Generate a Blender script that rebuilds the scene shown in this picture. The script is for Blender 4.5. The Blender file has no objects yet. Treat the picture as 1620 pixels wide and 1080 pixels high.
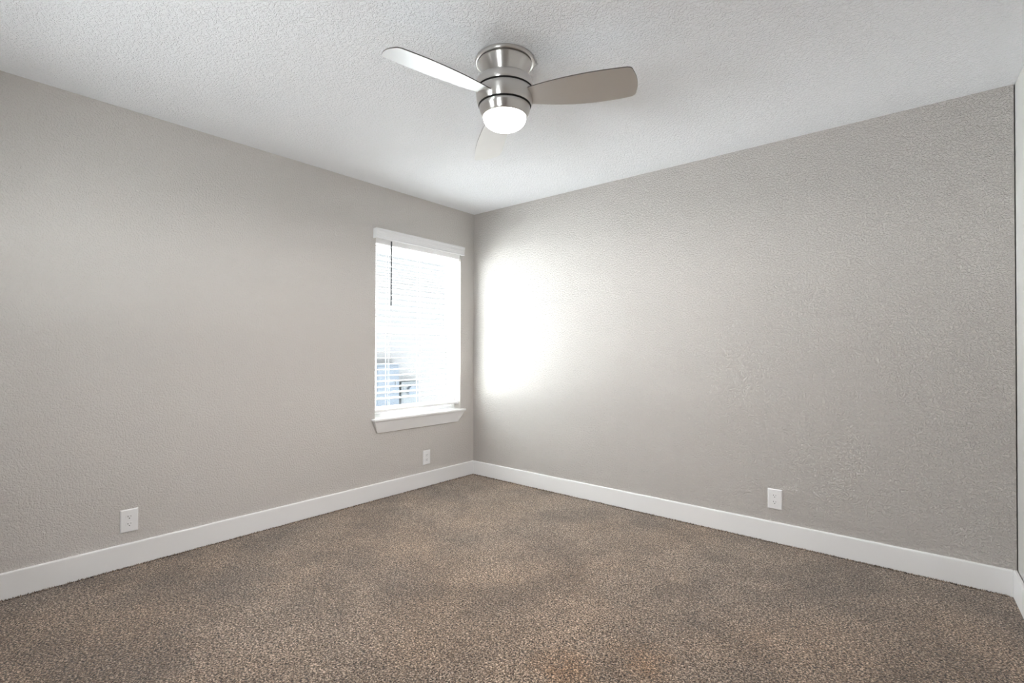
import bpy, bmesh, math, random
from mathutils import Vector, Matrix

# ------------------------------------------------------------------ camera, sky, sun, exposure
scene = bpy.context.scene
C = scene.collection
R = math.radians

cam_data = bpy.data.cameras.new('camera')
cam = bpy.data.objects.new('camera', cam_data)
C.objects.link(cam)
YAW, PITCH, ROLL = 0.69675, 0.01018, 0.0036
fwd = Vector((-math.sin(YAW) * math.cos(PITCH), math.cos(YAW) * math.cos(PITCH), math.sin(PITCH)))
rgt = Vector((math.cos(YAW), math.sin(YAW), 0))
upv = rgt.cross(fwd)
r2 = rgt * math.cos(ROLL) + upv * math.sin(ROLL)
u2 = r2.cross(fwd)
m = Matrix((r2, u2, -fwd)).transposed().to_4x4()
m.translation = (3.2641, -3.3363, 1.1577)
cam.matrix_world = m
cam_data.sensor_width = 36.0
cam_data.lens = 780.385 * 36.0 / 1620.0
cam_data.shift_y = 6.523 / 1620.0
cam_data.clip_start = 0.02
scene.camera = cam

scene.view_settings.view_transform = 'Standard'
scene.view_settings.look = 'None'
scene.view_settings.gamma = 1.0
scene.view_settings.exposure = 0.48
scene.view_settings.use_curve_mapping = False
scene.cycles.max_bounces = 16
scene.cycles.diffuse_bounces = 12
scene.cycles.transparent_max_bounces = 16
scene.cycles.use_denoising = True
scene.cycles.sample_clamp_indirect = 0.0

world = bpy.data.worlds.new('overcast_sky')
scene.world = world
world.use_nodes = True
bg = world.node_tree.nodes['Background']
# overcast sky above the horizon, sunlit pale ground below it
SKY, GROUND = 14.5, 36.0
wn = world.node_tree
wco = wn.nodes.new('ShaderNodeTexCoord')
wsep = wn.nodes.new('ShaderNodeSeparateXYZ')
wmap = wn.nodes.new('ShaderNodeMapRange')
wmix = wn.nodes.new('ShaderNodeMix'); wmix.data_type = 'RGBA'
wn.links.new(wco.outputs['Generated'], wsep.inputs[0])
wn.links.new(wsep.outputs['Z'], wmap.inputs['Value'])
wmap.inputs['From Min'].default_value = -0.03; wmap.inputs['From Max'].default_value = 0.03
wn.links.new(wmap.outputs[0], wmix.inputs[0])
wmix.inputs[6].default_value = (0.97 * GROUND, 0.975 * GROUND, 1.0 * GROUND, 1)
wmix.inputs[7].default_value = (0.93 * SKY, 0.96 * SKY, 1.0 * SKY, 1)
wn.links.new(wmix.outputs[2], bg.inputs[0])
bg.inputs[1].default_value = 1.0
world.cycles.sampling_method = 'MANUAL'
world.cycles.sample_map_resolution = 256

def portal_at(name, loc, facing, w, h):
    d = bpy.data.lights.new(name, 'AREA')
    d.shape = 'RECTANGLE'; d.size = w; d.size_y = h
    d.cycles.is_portal = True
    o = bpy.data.objects.new(name, d)
    C.objects.link(o)
    o.location = loc
    o.rotation_euler = Vector(facing).to_track_quat('-Z', 'Z').to_euler()


portal_at('window_portal', (-0.18, -0.6285, 1.33), (1, 0, 0), 1.0, 1.5)
portal_at('back_portal', (1.02, -3.95, 1.45), (0, 1, 0), 0.6, 0.75)
portal_at('rear_portal', (2.425, -3.95, 1.45), (0, 1, 0), 0.6, 0.75)

GLOBE_STRENGTH = 6.0
LAMP_WATTS = 27.0

# ------------------------------------------------------------------ dimensions (metres)
H = 2.44
W = 3.595
YB = -3.75                      # wall behind the camera
SKEW = math.tan(R(2.0))         # the right wall is slightly out of square
WT = 0.14                       # wall thickness
WY0, WY1, WZ0, WZ1 = -1.087, -0.172, 0.622, 2.04   # window opening
FILL_WIN = (0.78, 1.26, 2.20, 2.65, 1.15, 1.75)   # two unseen windows added behind the camera for fill light: x, x, x, x, z, z
BH, BT = 0.1254, 0.014          # baseboard


def xr(y):                      # x of the right wall's face at y
    return W - y * SKEW


# ------------------------------------------------------------------ materials
def mat(name, col=(0.8, 0.8, 0.8), rough=0.5, metal=0.0, spec=None):
    mm = bpy.data.materials.new(name)
    mm.use_nodes = True
    b = mm.node_tree.nodes['Principled BSDF']
    b.inputs['Base Color'].default_value = (*col, 1)
    b.inputs['Roughness'].default_value = rough
    b.inputs['Metallic'].default_value = metal
    if spec is not None:
        b.inputs['Specular IOR Level'].default_value = spec
    return mm


def nd(mm, kind, **kw):
    n = mm.node_tree.nodes.new(kind)
    for k, v in kw.items():
        setattr(n, k, v)
    return n


def lk(mm, a, b):
    mm.node_tree.links.new(a, b)


def objco(mm):
    return nd(mm, 'ShaderNodeTexCoord').outputs['Object']


def noise(mm, co, scale, detail=2.0, rough=0.5, dist=0.0):
    n = nd(mm, 'ShaderNodeTexNoise')
    n.inputs['Scale'].default_value = scale
    n.inputs['Detail'].default_value = detail
    n.inputs['Roughness'].default_value = rough
    n.inputs['Distortion'].default_value = dist
    lk(mm, co, n.inputs['Vector'])
    return n.outputs['Fac']


def ramp(mm, fac, stops):
    n = nd(mm, 'ShaderNodeValToRGB')
    e = n.color_ramp.elements
    while len(e) < len(stops):
        e.new(0.5)
    for i, (p, c) in enumerate(stops):
        e[i].position = p
        e[i].color = (c, c, c, 1) if not isinstance(c, tuple) else (*c, 1)
    lk(mm, fac, n.inputs['Fac'])
    return n.outputs['Color']


def mixc(mm, fac, a, b, mode='MIX'):
    n = nd(mm, 'ShaderNodeMix', data_type='RGBA', blend_type=mode)
    for s, v in ((n.inputs[0], fac), (n.inputs[6], a), (n.inputs[7], b)):
        if isinstance(v, (int, float)):
            s.default_value = v
        elif isinstance(v, tuple):
            s.default_value = (*v, 1)
        else:
            lk(mm, v, s)
    return n.outputs[2]


def bump(mm, hgt, strength, dist):
    n = nd(mm, 'ShaderNodeBump')
    n.inputs['Strength'].default_value = strength
    n.inputs['Distance'].default_value = dist
    lk(mm, hgt, n.inputs['Height'])
    lk(mm, n.outputs['Normal'], mm.node_tree.nodes['Principled BSDF'].inputs['Normal'])


def textured_paint(name, col, rough, strength, dist, spec=0.5, scale=70.0):
    mm = mat(name, col, rough, spec=spec)
    co = objco(mm)
    a = noise(mm, co, scale, 3.0, 0.55, 0.6)
    a = ramp(mm, a, [(0.38, 0.0), (0.56, 1.0)])
    b = noise(mm, co, scale * 2.6, 2.0)
    h = mixc(mm, 0.35, a, b)
    bump(mm, h, strength, dist)
    t = noise(mm, co, 1.3, 3.0)
    c2 = tuple(v * 0.965 for v in col)
    cc = mixc(mm, t, col, c2)
    lk(mm, cc, mm.node_tree.nodes['Principled BSDF'].inputs['Base Color'])
    return mm


M = {}
M['wall'] = textured_paint('greige_wall_paint', (0.625, 0.592, 0.565), 0.65, 1.0, 0.0068, 0.2, 105)
M['wall_fine'] = textured_paint('greige_wall_paint_light_texture', (0.628, 0.600, 0.574), 0.65, 1.0, 0.0028, 0.2, 105)
M['ceiling'] = textured_paint('white_ceiling_paint', (0.93, 0.94, 0.97), 0.7, 1.0, 0.0042, 0.2, 88)
M['wall_white'] = textured_paint('pale_wall_paint', (0.60, 0.59, 0.575), 0.55, 0.3, 0.003)
M['trim'] = mat('white_semigloss_trim', (0.82, 0.82, 0.825), 0.35)
M['vinyl'] = mat('white_vinyl', (0.85, 0.85, 0.85), 0.4)
M['blind'] = mat('white_faux_wood_blind', (0.91, 0.91, 0.91), 0.42)
M['valance'] = mat('white_valance', (0.80, 0.80, 0.81), 0.4)
M['cord'] = mat('white_ladder_cord', (0.75, 0.75, 0.76), 0.8)
M['wand'] = mat('smoked_plastic_wand', (0.07, 0.07, 0.075), 0.35)
M['gap_shade'] = mat('grey_gap_shade', (0.22, 0.22, 0.23), 0.7)  # dark grey painted in for the shadow in the sash gap
M['plate'] = mat('white_plastic', (0.82, 0.82, 0.83), 0.35)
M['slot'] = mat('dark_slot', (0.02, 0.02, 0.02), 0.8)
M['groove'] = mat('dark_groove', (0.012, 0.01, 0.009), 0.6)
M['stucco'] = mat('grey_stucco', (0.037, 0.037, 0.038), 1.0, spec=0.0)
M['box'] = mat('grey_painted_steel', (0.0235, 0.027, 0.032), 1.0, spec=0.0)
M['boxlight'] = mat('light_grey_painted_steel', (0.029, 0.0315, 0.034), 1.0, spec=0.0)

# brushed nickel
def nickel(name, col, rough, aniso):
    mm = mat(name, col, rough, 1.0)
    b = mm.node_tree.nodes['Principled BSDF']
    b.inputs['Anisotropic'].default_value = aniso
    b.inputs['Anisotropic Rotation'].default_value = 0.25
    tg = nd(mm, 'ShaderNodeTangent', direction_type='RADIAL', axis='Z')
    lk(mm, tg.outputs[0], b.inputs['Tangent'])
    return mm


M['nickel'] = nickel('brushed_nickel', (0.62, 0.60, 0.58), 0.30, 0.8)
M['blade'] = mat('silver_painted_blade', (0.72, 0.72, 0.72), 0.40, 1.0)
M['bladeedge'] = mat('dark_blade_edge', (0.10, 0.09, 0.085), 0.5)

# glass pane: transparent with a Fresnel reflection
g = bpy.data.materials.new('window_glass'); g.use_nodes = True
nt = g.node_tree; nt.nodes.clear()
out = nt.nodes.new('ShaderNodeOutputMaterial'); tr = nt.nodes.new('ShaderNodeBsdfTransparent')
gl = nt.nodes.new('ShaderNodeBsdfGlossy'); mx = nt.nodes.new('ShaderNodeMixShader'); fr = nt.nodes.new('ShaderNodeFresnel')
tr.inputs[0].default_value = (0.93, 0.96, 0.95, 1); gl.inputs['Roughness'].default_value = 0.02
geo = nt.nodes.new('ShaderNodeNewGeometry'); mrg = nt.nodes.new('ShaderNodeMapRange')
mrg.inputs['To Min'].default_value = 1.45; mrg.inputs['To Max'].default_value = 1 / 1.45   # same index entering and leaving the thin pane
nt.links.new(geo.outputs['Backfacing'], mrg.inputs['Value']); nt.links.new(mrg.outputs[0], fr.inputs[0])
nt.links.new(fr.outputs[0], mx.inputs[0]); nt.links.new(tr.outputs[0], mx.inputs[1]); nt.links.new(gl.outputs[0], mx.inputs[2])
nt.links.new(mx.outputs[0], out.inputs[0])
M['glass'] = g

# lit opal glass of the lamp
g = bpy.data.materials.new('lit_opal_glass'); g.use_nodes = True
b = g.node_tree.nodes['Principled BSDF']
b.inputs['Base Color'].default_value = (0.9, 0.88, 0.85, 1)
b.inputs['Emission Color'].default_value = (1.0, 0.985, 0.98, 1)
b.inputs['Emission Strength'].default_value = GLOBE_STRENGTH
M['globe'] = g

# carpet
cm = mat('taupe_cut_pile_carpet', (0.3, 0.25, 0.2), 0.95, spec=0.1)
cb = cm.node_tree.nodes['Principled BSDF']
co = objco(cm)
fine = noise(cm, co, 150.0, 3.0, 0.65, 0.8)
vor = nd(cm, 'ShaderNodeTexVoronoi'); vor.inputs['Scale'].default_value = 170.0
lk(cm, co, vor.inputs['Vector'])
flecks = ramp(cm, fine, [(0.40, (0.006, 0.003, 0.0015)), (0.465, (0.105, 0.070, 0.044)), (0.54, (0.27, 0.196, 0.139)), (0.63, (0.74, 0.61, 0.49))])
lay = noise(cm, co, 2.6, 5.0, 0.62, 0.3)
layr = ramp(cm, lay, [(0.38, 0.74), (0.5, 0.96), (0.62, 1.16)])
c1 = mixc(cm, 1.0, flecks, layr, 'MULTIPLY')
lay2 = noise(cm, co, 1.1, 3.0, 0.5, 0.2)
tint = ramp(cm, lay2, [(0.40, (1.03, 0.98, 0.93)), (0.60, (0.99, 0.99, 1.0))])
c2 = mixc(cm, 1.0, c1, tint, 'MULTIPLY')
# two faint patches of warmer orange-brown in the pile colour
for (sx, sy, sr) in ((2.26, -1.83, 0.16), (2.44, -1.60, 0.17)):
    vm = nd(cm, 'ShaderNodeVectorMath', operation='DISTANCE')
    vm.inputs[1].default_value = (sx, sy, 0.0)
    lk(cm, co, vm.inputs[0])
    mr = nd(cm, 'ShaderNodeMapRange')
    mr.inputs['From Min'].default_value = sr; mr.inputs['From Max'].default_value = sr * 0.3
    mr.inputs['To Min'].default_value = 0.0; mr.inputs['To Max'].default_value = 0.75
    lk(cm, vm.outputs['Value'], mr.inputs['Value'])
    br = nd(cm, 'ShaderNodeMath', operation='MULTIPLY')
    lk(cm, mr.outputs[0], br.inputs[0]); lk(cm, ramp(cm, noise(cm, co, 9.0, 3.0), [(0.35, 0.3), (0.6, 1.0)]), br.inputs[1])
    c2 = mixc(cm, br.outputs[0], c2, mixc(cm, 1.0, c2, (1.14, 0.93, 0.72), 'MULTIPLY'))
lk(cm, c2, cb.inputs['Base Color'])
hh = mixc(cm, 0.35, fine, vor.outputs['Distance'])
bump(cm, hh, 1.0, 0.012)
cb.inputs['Sheen Weight'].default_value = 0.32
cb.inputs['Sheen Roughness'].default_value = 0.45
M['carpet'] = cm


# ------------------------------------------------------------------ mesh helpers
def obj(name, bm, m, parent=None, smooth=False):
    bmesh.ops.recalc_face_normals(bm, faces=bm.faces)
    me = bpy.data.meshes.new(name)
    bm.to_mesh(me); bm.free()
    for mm in (m if isinstance(m, (list, tuple)) else [m]):
        me.materials.append(mm)
    if smooth:
        for p in me.polygons:
            p.use_smooth = True
    o = bpy.data.objects.new(name, me)
    C.objects.link(o)
    if parent:
        o.parent = parent
    return o


def box(bm, a, b, bevel=0.0, mi=0):
    x0, x1 = sorted((a[0], b[0])); y0, y1 = sorted((a[1], b[1])); z0, z1 = sorted((a[2], b[2]))
    r = bmesh.ops.create_cube(bm, size=1.0, matrix=Matrix.Translation(((x0 + x1) / 2, (y0 + y1) / 2, (z0 + z1) / 2)) @ Matrix.Diagonal((x1 - x0, y1 - y0, z1 - z0, 1)))
    fs = set()
    for v in r['verts']:
        fs.update(v.link_faces)
    for f in fs:
        f.material_index = mi
    if bevel:
        es = set()
        for v in r['verts']:
            es.update(v.link_edges)
        bmesh.ops.bevel(bm, geom=list(es), offset=bevel, segments=2, affect='EDGES', profile=0.5)
    return r


def hexa(bm, pts):
    """eight corner points: bottom 4 (ccw) then top 4"""
    v = [bm.verts.new(p) for p in pts]
    for f in ((0, 3, 2, 1), (4, 5, 6, 7), (0, 1, 5, 4), (1, 2, 6, 5), (2, 3, 7, 6), (3, 0, 4, 7)):
        bm.faces.new([v[i] for i in f])


def prism(bm, prof, place, n0, n1):
    """closed profile [(a,b)] extruded from n0 to n1; place(a,b,n)->point"""
    A = [bm.verts.new(place(a, b, n0)) for a, b in prof]
    B = [bm.verts.new(place(a, b, n1)) for a, b in prof]
    k = len(prof)
    for i in range(k):
        j = (i + 1) % k
        bm.faces.new((A[i], A[j], B[j], B[i]))
    bm.faces.new(A); bm.faces.new(list(reversed(B)))


def lathe(bm, prof, seg=96, close=False, mi=None):
    rings = []
    for r, z in prof:
        if r < 1e-6:
            rings.append([bm.verts.new((0, 0, z))])
        else:
            rings.append([bm.verts.new((r * math.cos(2 * math.pi * i / seg), r * math.sin(2 * math.pi * i / seg), z)) for i in range(seg)])
    for k in range(len(rings) - 1):
        a, b = rings[k], rings[k + 1]
        for i in range(seg):
            j = (i + 1) % seg
            if len(a) == 1:
                f = bm.faces.new((a[0], b[j], b[i]))
            elif len(b) == 1:
                f = bm.faces.new((a[i], a[j], b[0]))
            else:
                f = bm.faces.new((a[i], a[j], b[j], b[i]))
            if mi:
                f.material_index = mi[k]


def cyl(bm, p, q, r, seg=12):
    p, q = Vector(p), Vector(q); d = q - p
    mt = Matrix.Translation((p + q) / 2) @ d.to_track_quat('Z', 'Y').to_matrix().to_4x4()
    bmesh.ops.create_cone(bm, cap_ends=True, segments=seg, radius1=r, radius2=r, depth=d.length, matrix=mt)


def thing(name, label, cat, loc=(0, 0, 0), rotz=0.0, group=None):
    o = bpy.data.objects.new(name, None); C.objects.link(o)
    o.location = loc; o.rotation_euler = (0, 0, rotz)
    o.empty_display_size = 0.1
    o['label'] = label; o['category'] = cat
    if group:
        o['group'] = group
    return o


def struct(name, bm, m, label=None, cat=None, parent=None, smooth=False):
    o = obj(name, bm, m, parent, smooth)
    if not parent:
        o['kind'] = 'structure'
        if label:
            o['label'] = label
        if cat:
            o['category'] = cat
    return o


# ------------------------------------------------------------------ the room shell
XR = xr(YB)
bm = bmesh.new()
hexa(bm, [(-WT, YB - WT, -0.15), (XR + WT, YB - WT, -0.15), (W + WT, WT, -0.15), (-WT, WT, -0.15),
          (-WT, YB - WT, 0.0), (XR + WT, YB - WT, 0.0), (W + WT, WT, 0.0), (-WT, WT, 0.0)])
# the pile standing up along the baseboards
rng = random.Random(5)
for row in range(3):
    for axis, length in ((0, W - 0.03), (1, 3.7)):
        t = 0.016
        while t < length:
            t += rng.uniform(0.003, 0.006)
            off = 0.0165 + row * 0.004 + rng.uniform(-0.0015, 0.0015)
            c = Vector((t, -off, 0)) if axis == 0 else Vector((off, -t, 0))
            r_, h_ = rng.uniform(0.0022, 0.0035), rng.uniform(0.004, 0.0105) - row * 0.0015
            tip = bm.verts.new(c + Vector((rng.uniform(-0.003, 0.003), rng.uniform(-0.003, 0.003), h_)))
            a0 = rng.uniform(0, 2)
            base = [bm.verts.new(c + Vector((r_ * math.cos(a0 + k * 1.5708), r_ * math.sin(a0 + k * 1.5708), -0.001))) for k in range(4)]
            for k in range(4):
                bm.faces.new((base[k], base[(k + 1) % 4], tip))
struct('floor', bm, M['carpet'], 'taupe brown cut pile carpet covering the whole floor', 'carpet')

bm = bmesh.new()
hexa(bm, [(-0.75, YB - 0.75, H), (XR + 0.75, YB - 0.75, H), (W + 0.75, 0.75, H), (-0.75, 0.75, H),
          (-0.75, YB - 0.75, H + 0.2), (XR + 0.75, YB - 0.75, H + 0.2), (W + 0.75, 0.75, H + 0.2), (-0.75, 0.75, H + 0.2)])
struct('ceiling', bm, M['ceiling'], 'white knockdown textured ceiling with the fan in its middle', 'ceiling')

# a wall with window openings cut through it, as one mesh: columns `open_cols` are open in the middle row
def wall_with_openings(ys, zs, inner, outer, open_cols):
    bm = bmesh.new()
    sides = []
    n = len(ys) - 1
    for place in (inner, outer):
        g_ = [[bm.verts.new(place(y, z)) for z in zs] for y in ys]
        for i in range(n):
            for j in range(3):
                if not (i in open_cols and j == 1):
                    bm.faces.new((g_[i][j], g_[i + 1][j], g_[i + 1][j + 1], g_[i][j + 1]))
        sides.append(g_)
    gi, go = sides
    loops = [[(c, 1), (c + 1, 1), (c + 1, 2), (c, 2)] for c in open_cols]
    loops.append([(i, 0) for i in range(n + 1)] + [(n, 1), (n, 2), (n, 3)] + [(i, 3) for i in range(n - 1, -1, -1)] + [(0, 2), (0, 1)])
    for lp in loops:
        for k in range(len(lp)):
            a, b = lp[k], lp[(k + 1) % len(lp)]
            bm.faces.new((gi[a[0]][a[1]], gi[b[0]][b[1]], go[b[0]][b[1]], go[a[0]][a[1]]))
    return bm


bm = wall_with_openings([YB - WT, WY0, WY1, WT], [0.0, WZ0, WZ1, H], lambda y, z: (0.0, y, z), lambda y, z: (-WT, y, z), (1,))
struct('wall_left', bm, M['wall_fine'], 'greige textured wall holding the window, on the left', 'wall')

bm = bmesh.new(); box(bm, (0, 0, 0), (W, WT, H))
struct('wall_back', bm, M['wall'], 'long greige textured wall right of the room corner', 'wall')
bm = bmesh.new()
hexa(bm, [(XR, YB, 0), (XR + WT, YB, 0), (W + WT, WT, 0), (W, WT, 0), (XR, YB, H), (XR + WT, YB, H), (W + WT, WT, H), (W, WT, H)])
struct('wall_right', bm, M['wall_white'], 'sliver of bright wall at the right edge of the view', 'wall')
bm = wall_with_openings([0.0, FILL_WIN[0], FILL_WIN[1], FILL_WIN[2], FILL_WIN[3], XR + WT], [0.0, FILL_WIN[4], FILL_WIN[5], H], lambda x, z: (x, YB, z), lambda x, z: (x, YB - WT, z), (1, 3))
struct('wall_front', bm, M['wall'])

# baseboards, eased top edge
bprof = [(0, 0), (BT, 0), (BT, BH - 0.006), (BT - 0.0015, BH - 0.0018), (BT - 0.0055, BH), (0, BH)]
bm = bmesh.new(); prism(bm, bprof, lambda a, z, n: (a, n, z), YB, 0.0)
struct('baseboard_left', bm, M['trim'], 'white baseboard along the window wall', 'baseboard')
bm = bmesh.new(); prism(bm, bprof, lambda a, z, n: (n, -a, z), BT, W - BT)
struct('baseboard_back', bm, M['trim'], 'white baseboard along the wall right of the corner', 'baseboard')
bm = bmesh.new(); prism(bm, bprof, lambda a, z, n: (xr(n) - a, n, z), YB, 0.0)
struct('baseboard_right', bm, M['trim'], 'short white baseboard at the right edge of the view', 'baseboard')
bm = bmesh.new(); prism(bm, bprof, lambda a, z, n: (n, YB + a, z), BT, XR - BT)
struct('baseboard_front', bm, M['trim'])

# ------------------------------------------------------------------ window unit
win = bpy.data.objects.new('window_1', None); C.objects.link(win)
win.location = (0, (WY0 + WY1) / 2, WZ0)
win['kind'] = 'structure'; win['label'] = 'single hung white vinyl window behind the blind'; win['category'] = 'window'
oy, oz = win.location.y, win.location.z


def ring_frame(bm, x0, x1, y0, y1, z0, z1, w, wb=None, wt=None, bev=0.002):
    wb = wb or w; wt = wt or w
    box(bm, (x0, y0 - oy, z0 - oz), (x1, y0 + w - oy, z1 - oz), bev)
    box(bm, (x0, y1 - w - oy, z0 - oz), (x1, y1 - oy, z1 - oz), bev)
    box(bm, (x0, y0 + w - oy, z0 - oz), (x1, y1 - w - oy, z0 + wb - oz), bev)
    box(bm, (x0, y0 + w - oy, z1 - wt - oz), (x1, y1 - w - oy, z1 - oz), bev)


bm = bmesh.new(); ring_frame(bm, -0.135, -0.072, WY0, WY1, WZ0, WZ1, 0.034)
obj('window_frame', bm, M['vinyl'], win)
ZM = 1.322
bm = bmesh.new(); ring_frame(bm, -0.128, -0.106, WY0 + 0.034, WY1 - 0.034, ZM - 0.02, WZ1 - 0.034, 0.046)
us = obj('upper_sash', bm, M['vinyl'], win)
bm = bmesh.new(); ring_frame(bm, -0.103, -0.080, WY0 + 0.034, WY1 - 0.034, WZ0 + 0.034, ZM + 0.012, 0.034, wb=0.05, wt=0.03)
ls = obj('lower_sash', bm, M['vinyl'], win)
bm = bmesh.new()
y0, y1 = WY0 + 0.068, WY1 - 0.068
box(bm, (-0.0795, y0 - 0.036 - oy, ZM - 0.0185 - oz), (-0.0775, y1 + 0.036 - oy, ZM - 0.0145 - oz))
box(bm, (-0.0795, y1 - 0.001 - oy, WZ0 + 0.084 - oz), (-0.0775, y1 + 0.0035 - oy, ZM - 0.0185 - oz))
obj('sash_gap_shade', bm, M['gap_shade'], ls)  # thin dark strips standing in for the gap shadow on the lower sash
bm = bmesh.new(); box(bm, (-0.118, WY0 + 0.07 - oy, ZM + 0.02 - oz), (-0.114, WY1 - 0.07 - oy, WZ1 - 0.07 - oz))
obj('pane', bm, M['glass'], us)
bm = bmesh.new(); box(bm, (-0.094, WY0 + 0.06 - oy, WZ0 + 0.075 - oz), (-0.090, WY1 - 0.06 - oy, ZM - 0.01 - oz))
obj('pane', bm, M['glass'], ls)

def fill_window(name, loc, rz, w, h):
    o = bpy.data.objects.new(name, None); C.objects.link(o)
    o.location = loc; o.rotation_euler = (0, 0, rz)
    o['kind'] = 'structure'
    hw = w / 2 - 0.003
    bm = bmesh.new()
    for ya, yb, za, zb in ((-hw, -hw + 0.045, 0, h), (hw - 0.045, hw, 0, h), (-hw + 0.045, hw - 0.045, 0, 0.045),
                           (-hw + 0.045, hw - 0.045, h - 0.045, h), (-hw + 0.045, hw - 0.045, h / 2 - 0.015, h / 2 + 0.015)):
        box(bm, (0.08, ya, za), (0.13, yb, zb), 0.002)
    obj('window_frame', bm, M['vinyl'], o)
    for za, zb in ((0.046, h / 2 - 0.016), (h / 2 + 0.016, h - 0.046)):
        bm = bmesh.new(); box(bm, (0.103, -hw + 0.046, za), (0.107, hw - 0.046, zb))
        obj('pane', bm, M['glass'], o)


for nm, xa, xb in (('fill_window_2', FILL_WIN[0], FILL_WIN[1]), ('fill_window_3', FILL_WIN[2], FILL_WIN[3])):  # out of view, put in to brighten the room evenly
    fill_window(nm, ((xa + xb) / 2, YB, FILL_WIN[4]), R(-90), xb - xa, FILL_WIN[5] - FILL_WIN[4])

# stool and sloped apron under the window
SY0, SY1 = -1.117, -0.142
bm = bmesh.new()
box(bm, (0.0, SY0, 0.609), (0.047, SY1, WZ0 + 0.005), 0.003)
box(bm, (-0.072, WY0, 0.609), (0.0, WY1, WZ0 + 0.005))
t1 = struct('trim_1', bm, M['trim'], 'white window stool projecting below the blind', 'windowsill')
bm = bmesh.new()
hexa(bm, [(0.0, -1.062, 0.514), (0.010, -1.070, 0.514), (0.010, -0.206, 0.514), (0.0, -0.199, 0.514),
          (0.0, SY0 + 0.006, 0.609), (0.040, SY0 + 0.006, 0.609), (0.040, SY1 - 0.006, 0.609), (0.0, SY1 - 0.006, 0.609)])
struct('trim_2', bm, M['trim'], 'white sloped apron board under the window stool', 'window apron')

# ------------------------------------------------------------------ blind
bl = thing('window_blind', 'white two-inch slat blind with valance and tilt wand, slats open', 'window blind', (0, (WY0 + WY1) / 2, WZ1))
bx, by, bz = bl.location
VY0, VY1 = -1.112, -0.168
vprof = [(0.048, 2.022), (0.048, 2.030), (0.0445, 2.034), (0.0445, 2.052), (0.0475, 2.056), (0.0475, 2.078), (0.051, 2.084), (0.051, 2.096), (0.049, 2.099), (0.038, 2.099), (0.038, 2.022)]
bm = bmesh.new(); prism(bm, vprof, lambda a, z, n: (a, n - by, z - bz), VY0, VY1)
for ya, yb in ((VY0, VY0 + 0.008), (VY1 - 0.008, VY1)):
    box(bm, (0.0008, ya - by, 2.022 - bz), (0.0385, yb - by, 2.099 - bz), 0.0015)
obj('valance', bm, M['valance'], bl)
bm = bmesh.new(); box(bm, (-0.062, WY0 + 0.005 - by, 2.033 - bz - 0.04), (-0.008, WY1 - 0.005 - by, 2.039 - bz))
obj('head_rail', bm, M['blind'], bl)
PITCHZ = 0.0463
NS = 28
sy0, sy1 = WY0 + 0.007, WY1 - 0.007
bm = bmesh.new()
for i in range(NS):
    z = 2.0205 - PITCHZ * (i) - bz
    if i == 0:
        continue
    tl = 0.0005 * 0
    # gently crowned slat
    prof = []
    n = 6
    for k in range(n + 1):
        t = k / n; x = -0.060 + 0.050 * t
        prof.append((x, z + 0.0012 * (1 - (2 * t - 1) ** 2) + 0.0023))
    for k in range(n, -1, -1):
        t = k / n; x = -0.060 + 0.050 * t
        prof.append((x, z + 0.0012 * (1 - (2 * t - 1) ** 2) - 0.0023))
    prism(bm, prof, lambda a, zz, nn: (a, nn, zz), sy0 - by, sy1 - by)
obj('slats', bm, M['blind'], bl)
zb = 2.0205 - PITCHZ * NS
bm = bmesh.new(); box(bm, (-0.060, sy0 - by, 0.672 - bz), (-0.010, sy1 - by, 0.693 - bz), 0.004)
rail = obj('bottom_rail', bm, M['blind'], bl)
# ladders
lads = (-0.945, -0.6285, -0.262)
for y in lads:
    bm = bmesh.new()
    for x in (-0.0085, -0.0615):
        cyl(bm, (x, y - by, 2.0 - bz), (x, y - by, 0.69 - bz), 0.0009, 6)
    cyl(bm, (-0.035, y + 0.006 - by, 2.0 - bz), (-0.035, y + 0.006 - by, 0.69 - bz), 0.0008, 6)
    obj('ladder_cord', bm, M['cord'], bl)
bm = bmesh.new()
cyl(bm, (0.004, -0.9435 - by, 2.024 - bz), (0.004, -0.9435 - by, 1.512 - bz), 0.0056, 12)
obj('tilt_wand', bm, M['wand'], bl, True)


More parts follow.
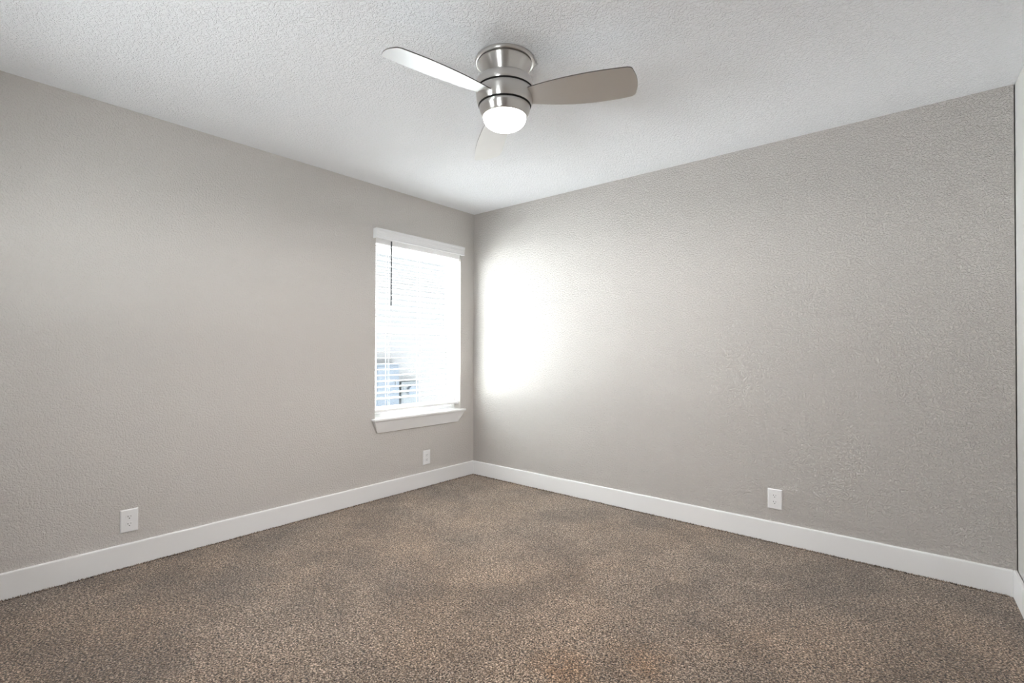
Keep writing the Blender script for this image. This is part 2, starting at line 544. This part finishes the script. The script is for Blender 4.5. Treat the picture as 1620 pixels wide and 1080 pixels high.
# ------------------------------------------------------------------ outlets
def outlet_proto():
    t = thing('wall_outlet', '', 'outlet')
    bm = bmesh.new()     # local: x right, y up (as z), facing -y; built in xz plane, front toward -y
    w, h, d = 0.0785, 0.121, 0.006
    pts = [(-w / 2, 0, -h / 2), (w / 2, 0, -h / 2), (w / 2, 0, h / 2), (-w / 2, 0, h / 2)]
    ins = 0.0045
    ptf = [(-w / 2 + ins, -d, -h / 2 + ins), (w / 2 - ins, -d, -h / 2 + ins), (w / 2 - ins, -d, h / 2 - ins), (-w / 2 + ins, -d, h / 2 - ins)]
    mid = [(x * 1.0, -d * 0.45, z) for x, _, z in pts]
    v0 = [bm.verts.new(p) for p in pts]; v1 = [bm.verts.new(p) for p in mid]; v2 = [bm.verts.new(p) for p in ptf]
    for a, b in ((v0, v1), (v1, v2)):
        for i in range(4):
            j = (i + 1) % 4
            bm.faces.new((a[i], a[j], b[j], b[i]))
    bm.faces.new(v2); bm.faces.new(list(reversed(v0)))
    obj('cover_plate', bm, M['plate'], t)
    for zc in (0.0193, -0.0193):
        bm = bmesh.new()
        ring = []
        for k in range(48):
            a = 2 * math.pi * k / 48
            x = 0.0172 * math.cos(a); z = 0.0172 * math.sin(a)
            z = max(-0.0142, min(0.0142, z))
            ring.append((x, z + zc))
        prism(bm, ring, lambda a, z, n: (a, n, z), -d + 0.0005, -d - 0.0016)
        f = obj('receptacle_face', bm, M['plate'], t)
        bm = bmesh.new()
        yf = -d - 0.0016
        box(bm, (-0.0075, yf + 0.001, zc + 0.0005), (-0.0052, yf - 0.0002, zc + 0.0085))
        box(bm, (0.0052, yf + 0.001, zc + 0.0015), (0.0072, yf - 0.0002, zc + 0.0078))
        cyl(bm, (0, yf + 0.001, zc - 0.0062), (0, yf - 0.0002, zc - 0.0062), 0.0027, 14)
        obj('slots', bm, M['slot'], f)
    bm = bmesh.new(); cyl(bm, (0, -d + 0.001, 0), (0, -d - 0.0008, 0), 0.0026, 16)
    obj('screw', bm, M['plate'], t)
    return t


def copy_tree(o, parent=None):
    c = o.copy(); C.objects.link(c)
    if parent:
        c.parent = parent
    for ch in list(o.children):
        copy_tree(ch, c)
    return c


spots = [((0.0002, -2.6185, 0.244), R(90), 'white duplex outlet low on the window wall at the far left, nearest the camera'),
         ((0.0002, -0.568, 0.2465), R(90), 'small looking white duplex outlet under the window, above the baseboard near the corner'),
         ((2.562, -0.0002, 0.262), 0.0, 'white duplex outlet alone on the long wall right of the corner')]
proto = outlet_proto()
for i, (l, rz, lab) in enumerate(spots):
    o = proto if i == 0 else copy_tree(proto)
    o.location = l; o.rotation_euler = (0, 0, rz)
    o['label'] = lab; o['group'] = 'duplex wall outlets'

# ------------------------------------------------------------------ ceiling fan
FX, FY = 1.8432, -1.6942
fan = thing('ceiling_fan', 'brushed nickel three-blade flush ceiling fan with lit opal light', 'ceiling fan', (FX, FY, H))


def Z(z):
    return z - H


bm = bmesh.new()
lathe(bm, [(0.1, Z(2.4398)), (0.128, Z(2.4398)), (0.1305, Z(2.437)), (0.1315, Z(2.431)), (0.1305, Z(2.4255)), (0.127, Z(2.4225)), (0.1225, Z(2.4225)), (0.1205, Z(2.4245)), (0.1, Z(2.4245))], mi=[0] * 8)
obj('ceiling_plate', bm, M['nickel'], fan, True)
bm = bmesh.new()
lathe(bm, [(0.095, Z(2.4243)), (0.1175, Z(2.4235)), (0.1185, Z(2.4215)), (0.1165, Z(2.417)), (0.109, Z(2.403)), (0.100, Z(2.386)), (0.092, Z(2.368)), (0.087, Z(2.352)), (0.085, Z(2.338))])
obj('canopy_cone', bm, M['nickel'], fan, True)
bm = bmesh.new()
lathe(bm, [(0.0, Z(2.3465)), (0.115, Z(2.3465)), (0.1215, Z(2.3455)), (0.1248, Z(2.342)), (0.1262, Z(2.336)), (0.1275, Z(2.320)), (0.1278, Z(2.3045)), (0.1265, Z(2.3035)), (0.121, Z(2.303)), (0.121, Z(2.2975)),
           (0.1265, Z(2.297)), (0.1277, Z(2.296)), (0.1268, Z(2.281)), (0.1248, Z(2.266)), (0.1215, Z(2.250)), (0.1165, Z(2.236)), (0.1150, Z(2.2345)), (0.108, Z(2.234)), (0.0, Z(2.234))],
      mi=[0] * 6 + [1, 1, 1, 1] + [0] * 5 + [1, 1, 1])
obj('motor_housing', bm, [M['nickel'], M['groove']], fan, True)
bm = bmesh.new()
lathe(bm, [(0.0, Z(2.2338)), (0.1075, Z(2.2338)), (0.1075, Z(2.2302)), (0.1120, Z(2.2300)), (0.1132, Z(2.2285)), (0.1105, Z(2.2185)), (0.1065, Z(2.207)), (0.1015, Z(2.196)), (0.0972, Z(2.1878)), (0.0955, Z(2.187)), (0.0945, Z(2.189)), (0.0, Z(2.19))],
      mi=[1, 1, 1] + [0] * 8)
obj('light_kit_ring', bm, [M['nickel'], M['groove']], fan, True)
prof = [(0.0935, 2.1895)]
n = 18
for i in range(n + 1):
    t = i / n * math.pi / 2
    prof.append((0.0940 * math.cos(t) ** (2 / 2.35) if i < n else 0.0, 2.187 - 0.0525 * math.sin(t) ** (2 / 2.35)))
bm = bmesh.new(); lathe(bm, [(r, Z(z)) for r, z in prof])
obj('light_globe', bm, M['globe'], fan, True)
ld = bpy.data.lights.new('lamp_light', 'AREA')          # the fan lamp's own downward light
ld.shape = 'DISK'; ld.size = 0.15; ld.energy = LAMP_WATTS; ld.color = (1.0, 0.96, 0.93)
lo_ = bpy.data.objects.new('lamp_light', ld); C.objects.link(lo_)
lo_.parent = fan; lo_.location = (0, 0, Z(2.131))

# blades: outline fitted in (s = along, w = across)
TH0, PH, ZB = 0.1854, -0.2642, 2.2690
TILT = Vector((0.0237, -0.0295))


def wp(s): return 0.0135 + 0.5547 * s - 0.4782 * s * s
def wm(s): return -0.0177 - 0.0808 * s + 0.2956 * s * s


def blade_outline():
    pts = []
    for k in range(15):                       # minus side outward
        s = 0.112 + (0.543 - 0.112) * k / 14
        pts.append((s, wm(s)))
    # tip: gently bulged arc with rounded corners
    A = Vector((0.543, wm(0.543))); B = Vector((0.522, wp(0.522)))
    ctrl = [A, Vector((0.556, 0.033)), Vector((0.5605, 0.047)), Vector((0.5640, 0.075)), Vector((0.5630, 0.100)), Vector((0.5570, 0.128)), Vector((0.5460, 0.152)), Vector((0.5370, 0.1665)), B]
    def cr(p0, p1, p2, p3, t):
        return 0.5 * ((2 * p1) + (p2 - p0) * t + (2 * p0 - 5 * p1 + 4 * p2 - p3) * t * t + (3 * p1 - p0 - 3 * p2 + p3) * t ** 3)
    for i in range(len(ctrl) - 1):
        p0 = ctrl[max(i - 1, 0)]; p3 = ctrl[min(i + 2, len(ctrl) - 1)]
        for q in range(4):
            pts.append(tuple(cr(p0, ctrl[i], ctrl[i + 1], p3, q / 4)))
    for k in range(15):                       # plus side inward
        s = 0.522 + (0.102 - 0.522) * k / 14
        pts.append((s, wp(s)))
    return pts


def blade_bm(k):
    a = TH0 + k * 2 * math.pi / 3
    e = Vector((math.cos(a), math.sin(a))); t = Vector((-math.sin(a), math.cos(a)))
    bm = bmesh.new()
    TB = 0.0045
    def P(s, w, dz):
        q = e * s + t * (w * math.cos(PH))
        return (q.x, q.y, Z(ZB) + w * math.sin(PH) + q.dot(TILT) + dz)
    o_ = blade_outline()
    lo = [bm.verts.new(P(s, w, 0)) for s, w in o_]
    hi = [bm.verts.new(P(s, w, TB)) for s, w in o_]
    f1 = bm.faces.new(lo); f2 = bm.faces.new(list(reversed(hi)))
    nn = len(o_)
    for i in range(nn):
        j = (i + 1) % nn
        f = bm.faces.new((lo[i], lo[j], hi[j], hi[i])); f.material_index = 1
    return bm


for k, lab in ((0, 'blade pointing right, darkest grey'), (1, 'blade pointing away toward the corner'), (2, 'blade pointing left, reflecting bright white')):
    o = obj('fan_blade', blade_bm(k), [M['blade'], M['bladeedge']], fan)
    o['label'] = lab

# ------------------------------------------------------------------ outside the window
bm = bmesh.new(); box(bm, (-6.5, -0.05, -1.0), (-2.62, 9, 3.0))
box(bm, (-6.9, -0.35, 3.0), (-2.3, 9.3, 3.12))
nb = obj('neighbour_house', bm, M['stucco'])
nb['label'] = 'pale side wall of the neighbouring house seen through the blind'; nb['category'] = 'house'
x0 = -2.62
def boxthing(name, label, cat, y0, y1, z0, z1, d, mt):
    t = thing(name, label, cat, (x0, (y0 + y1) / 2, z0))
    bm = bmesh.new(); box(bm, (0.0005, -(y1 - y0) / 2, 0), (d, (y1 - y0) / 2, z1 - z0), 0.006)
    obj('cabinet', bm, mt, t)
    bm = bmesh.new(); box(bm, (d - 0.002, -(y1 - y0) / 2 + 0.02, 0.03), (d + 0.006, (y1 - y0) / 2 - 0.02, z1 - z0 - 0.03), 0.003)
    cv = obj('door', bm, mt, t)
    return t, d
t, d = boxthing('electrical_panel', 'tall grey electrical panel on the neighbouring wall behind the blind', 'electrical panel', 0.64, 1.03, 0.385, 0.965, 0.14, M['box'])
bm = bmesh.new(); box(bm, (d + 0.004, 0.12, 0.28), (d + 0.016, 0.14, 0.34), 0.002)
obj('latch', bm, M['boxlight'], t)
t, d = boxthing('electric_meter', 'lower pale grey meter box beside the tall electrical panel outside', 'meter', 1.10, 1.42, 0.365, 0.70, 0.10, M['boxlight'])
bm = bmesh.new(); cyl(bm, (d, 0.0, 0.2), (d + 0.06, 0.0, 0.2), 0.075, 32)
obj('meter_dial', bm, M['box'], t)
t = thing('conduit', 'thin dark conduit pipe between the panel and the meter outside', 'pipe', (x0, 1.065, -0.30))
bm = bmesh.new(); cyl(bm, (0.03, 0, 0), (0.03, 0, 1.0), 0.018, 14)
obj('pipe', bm, M['slot'], t)
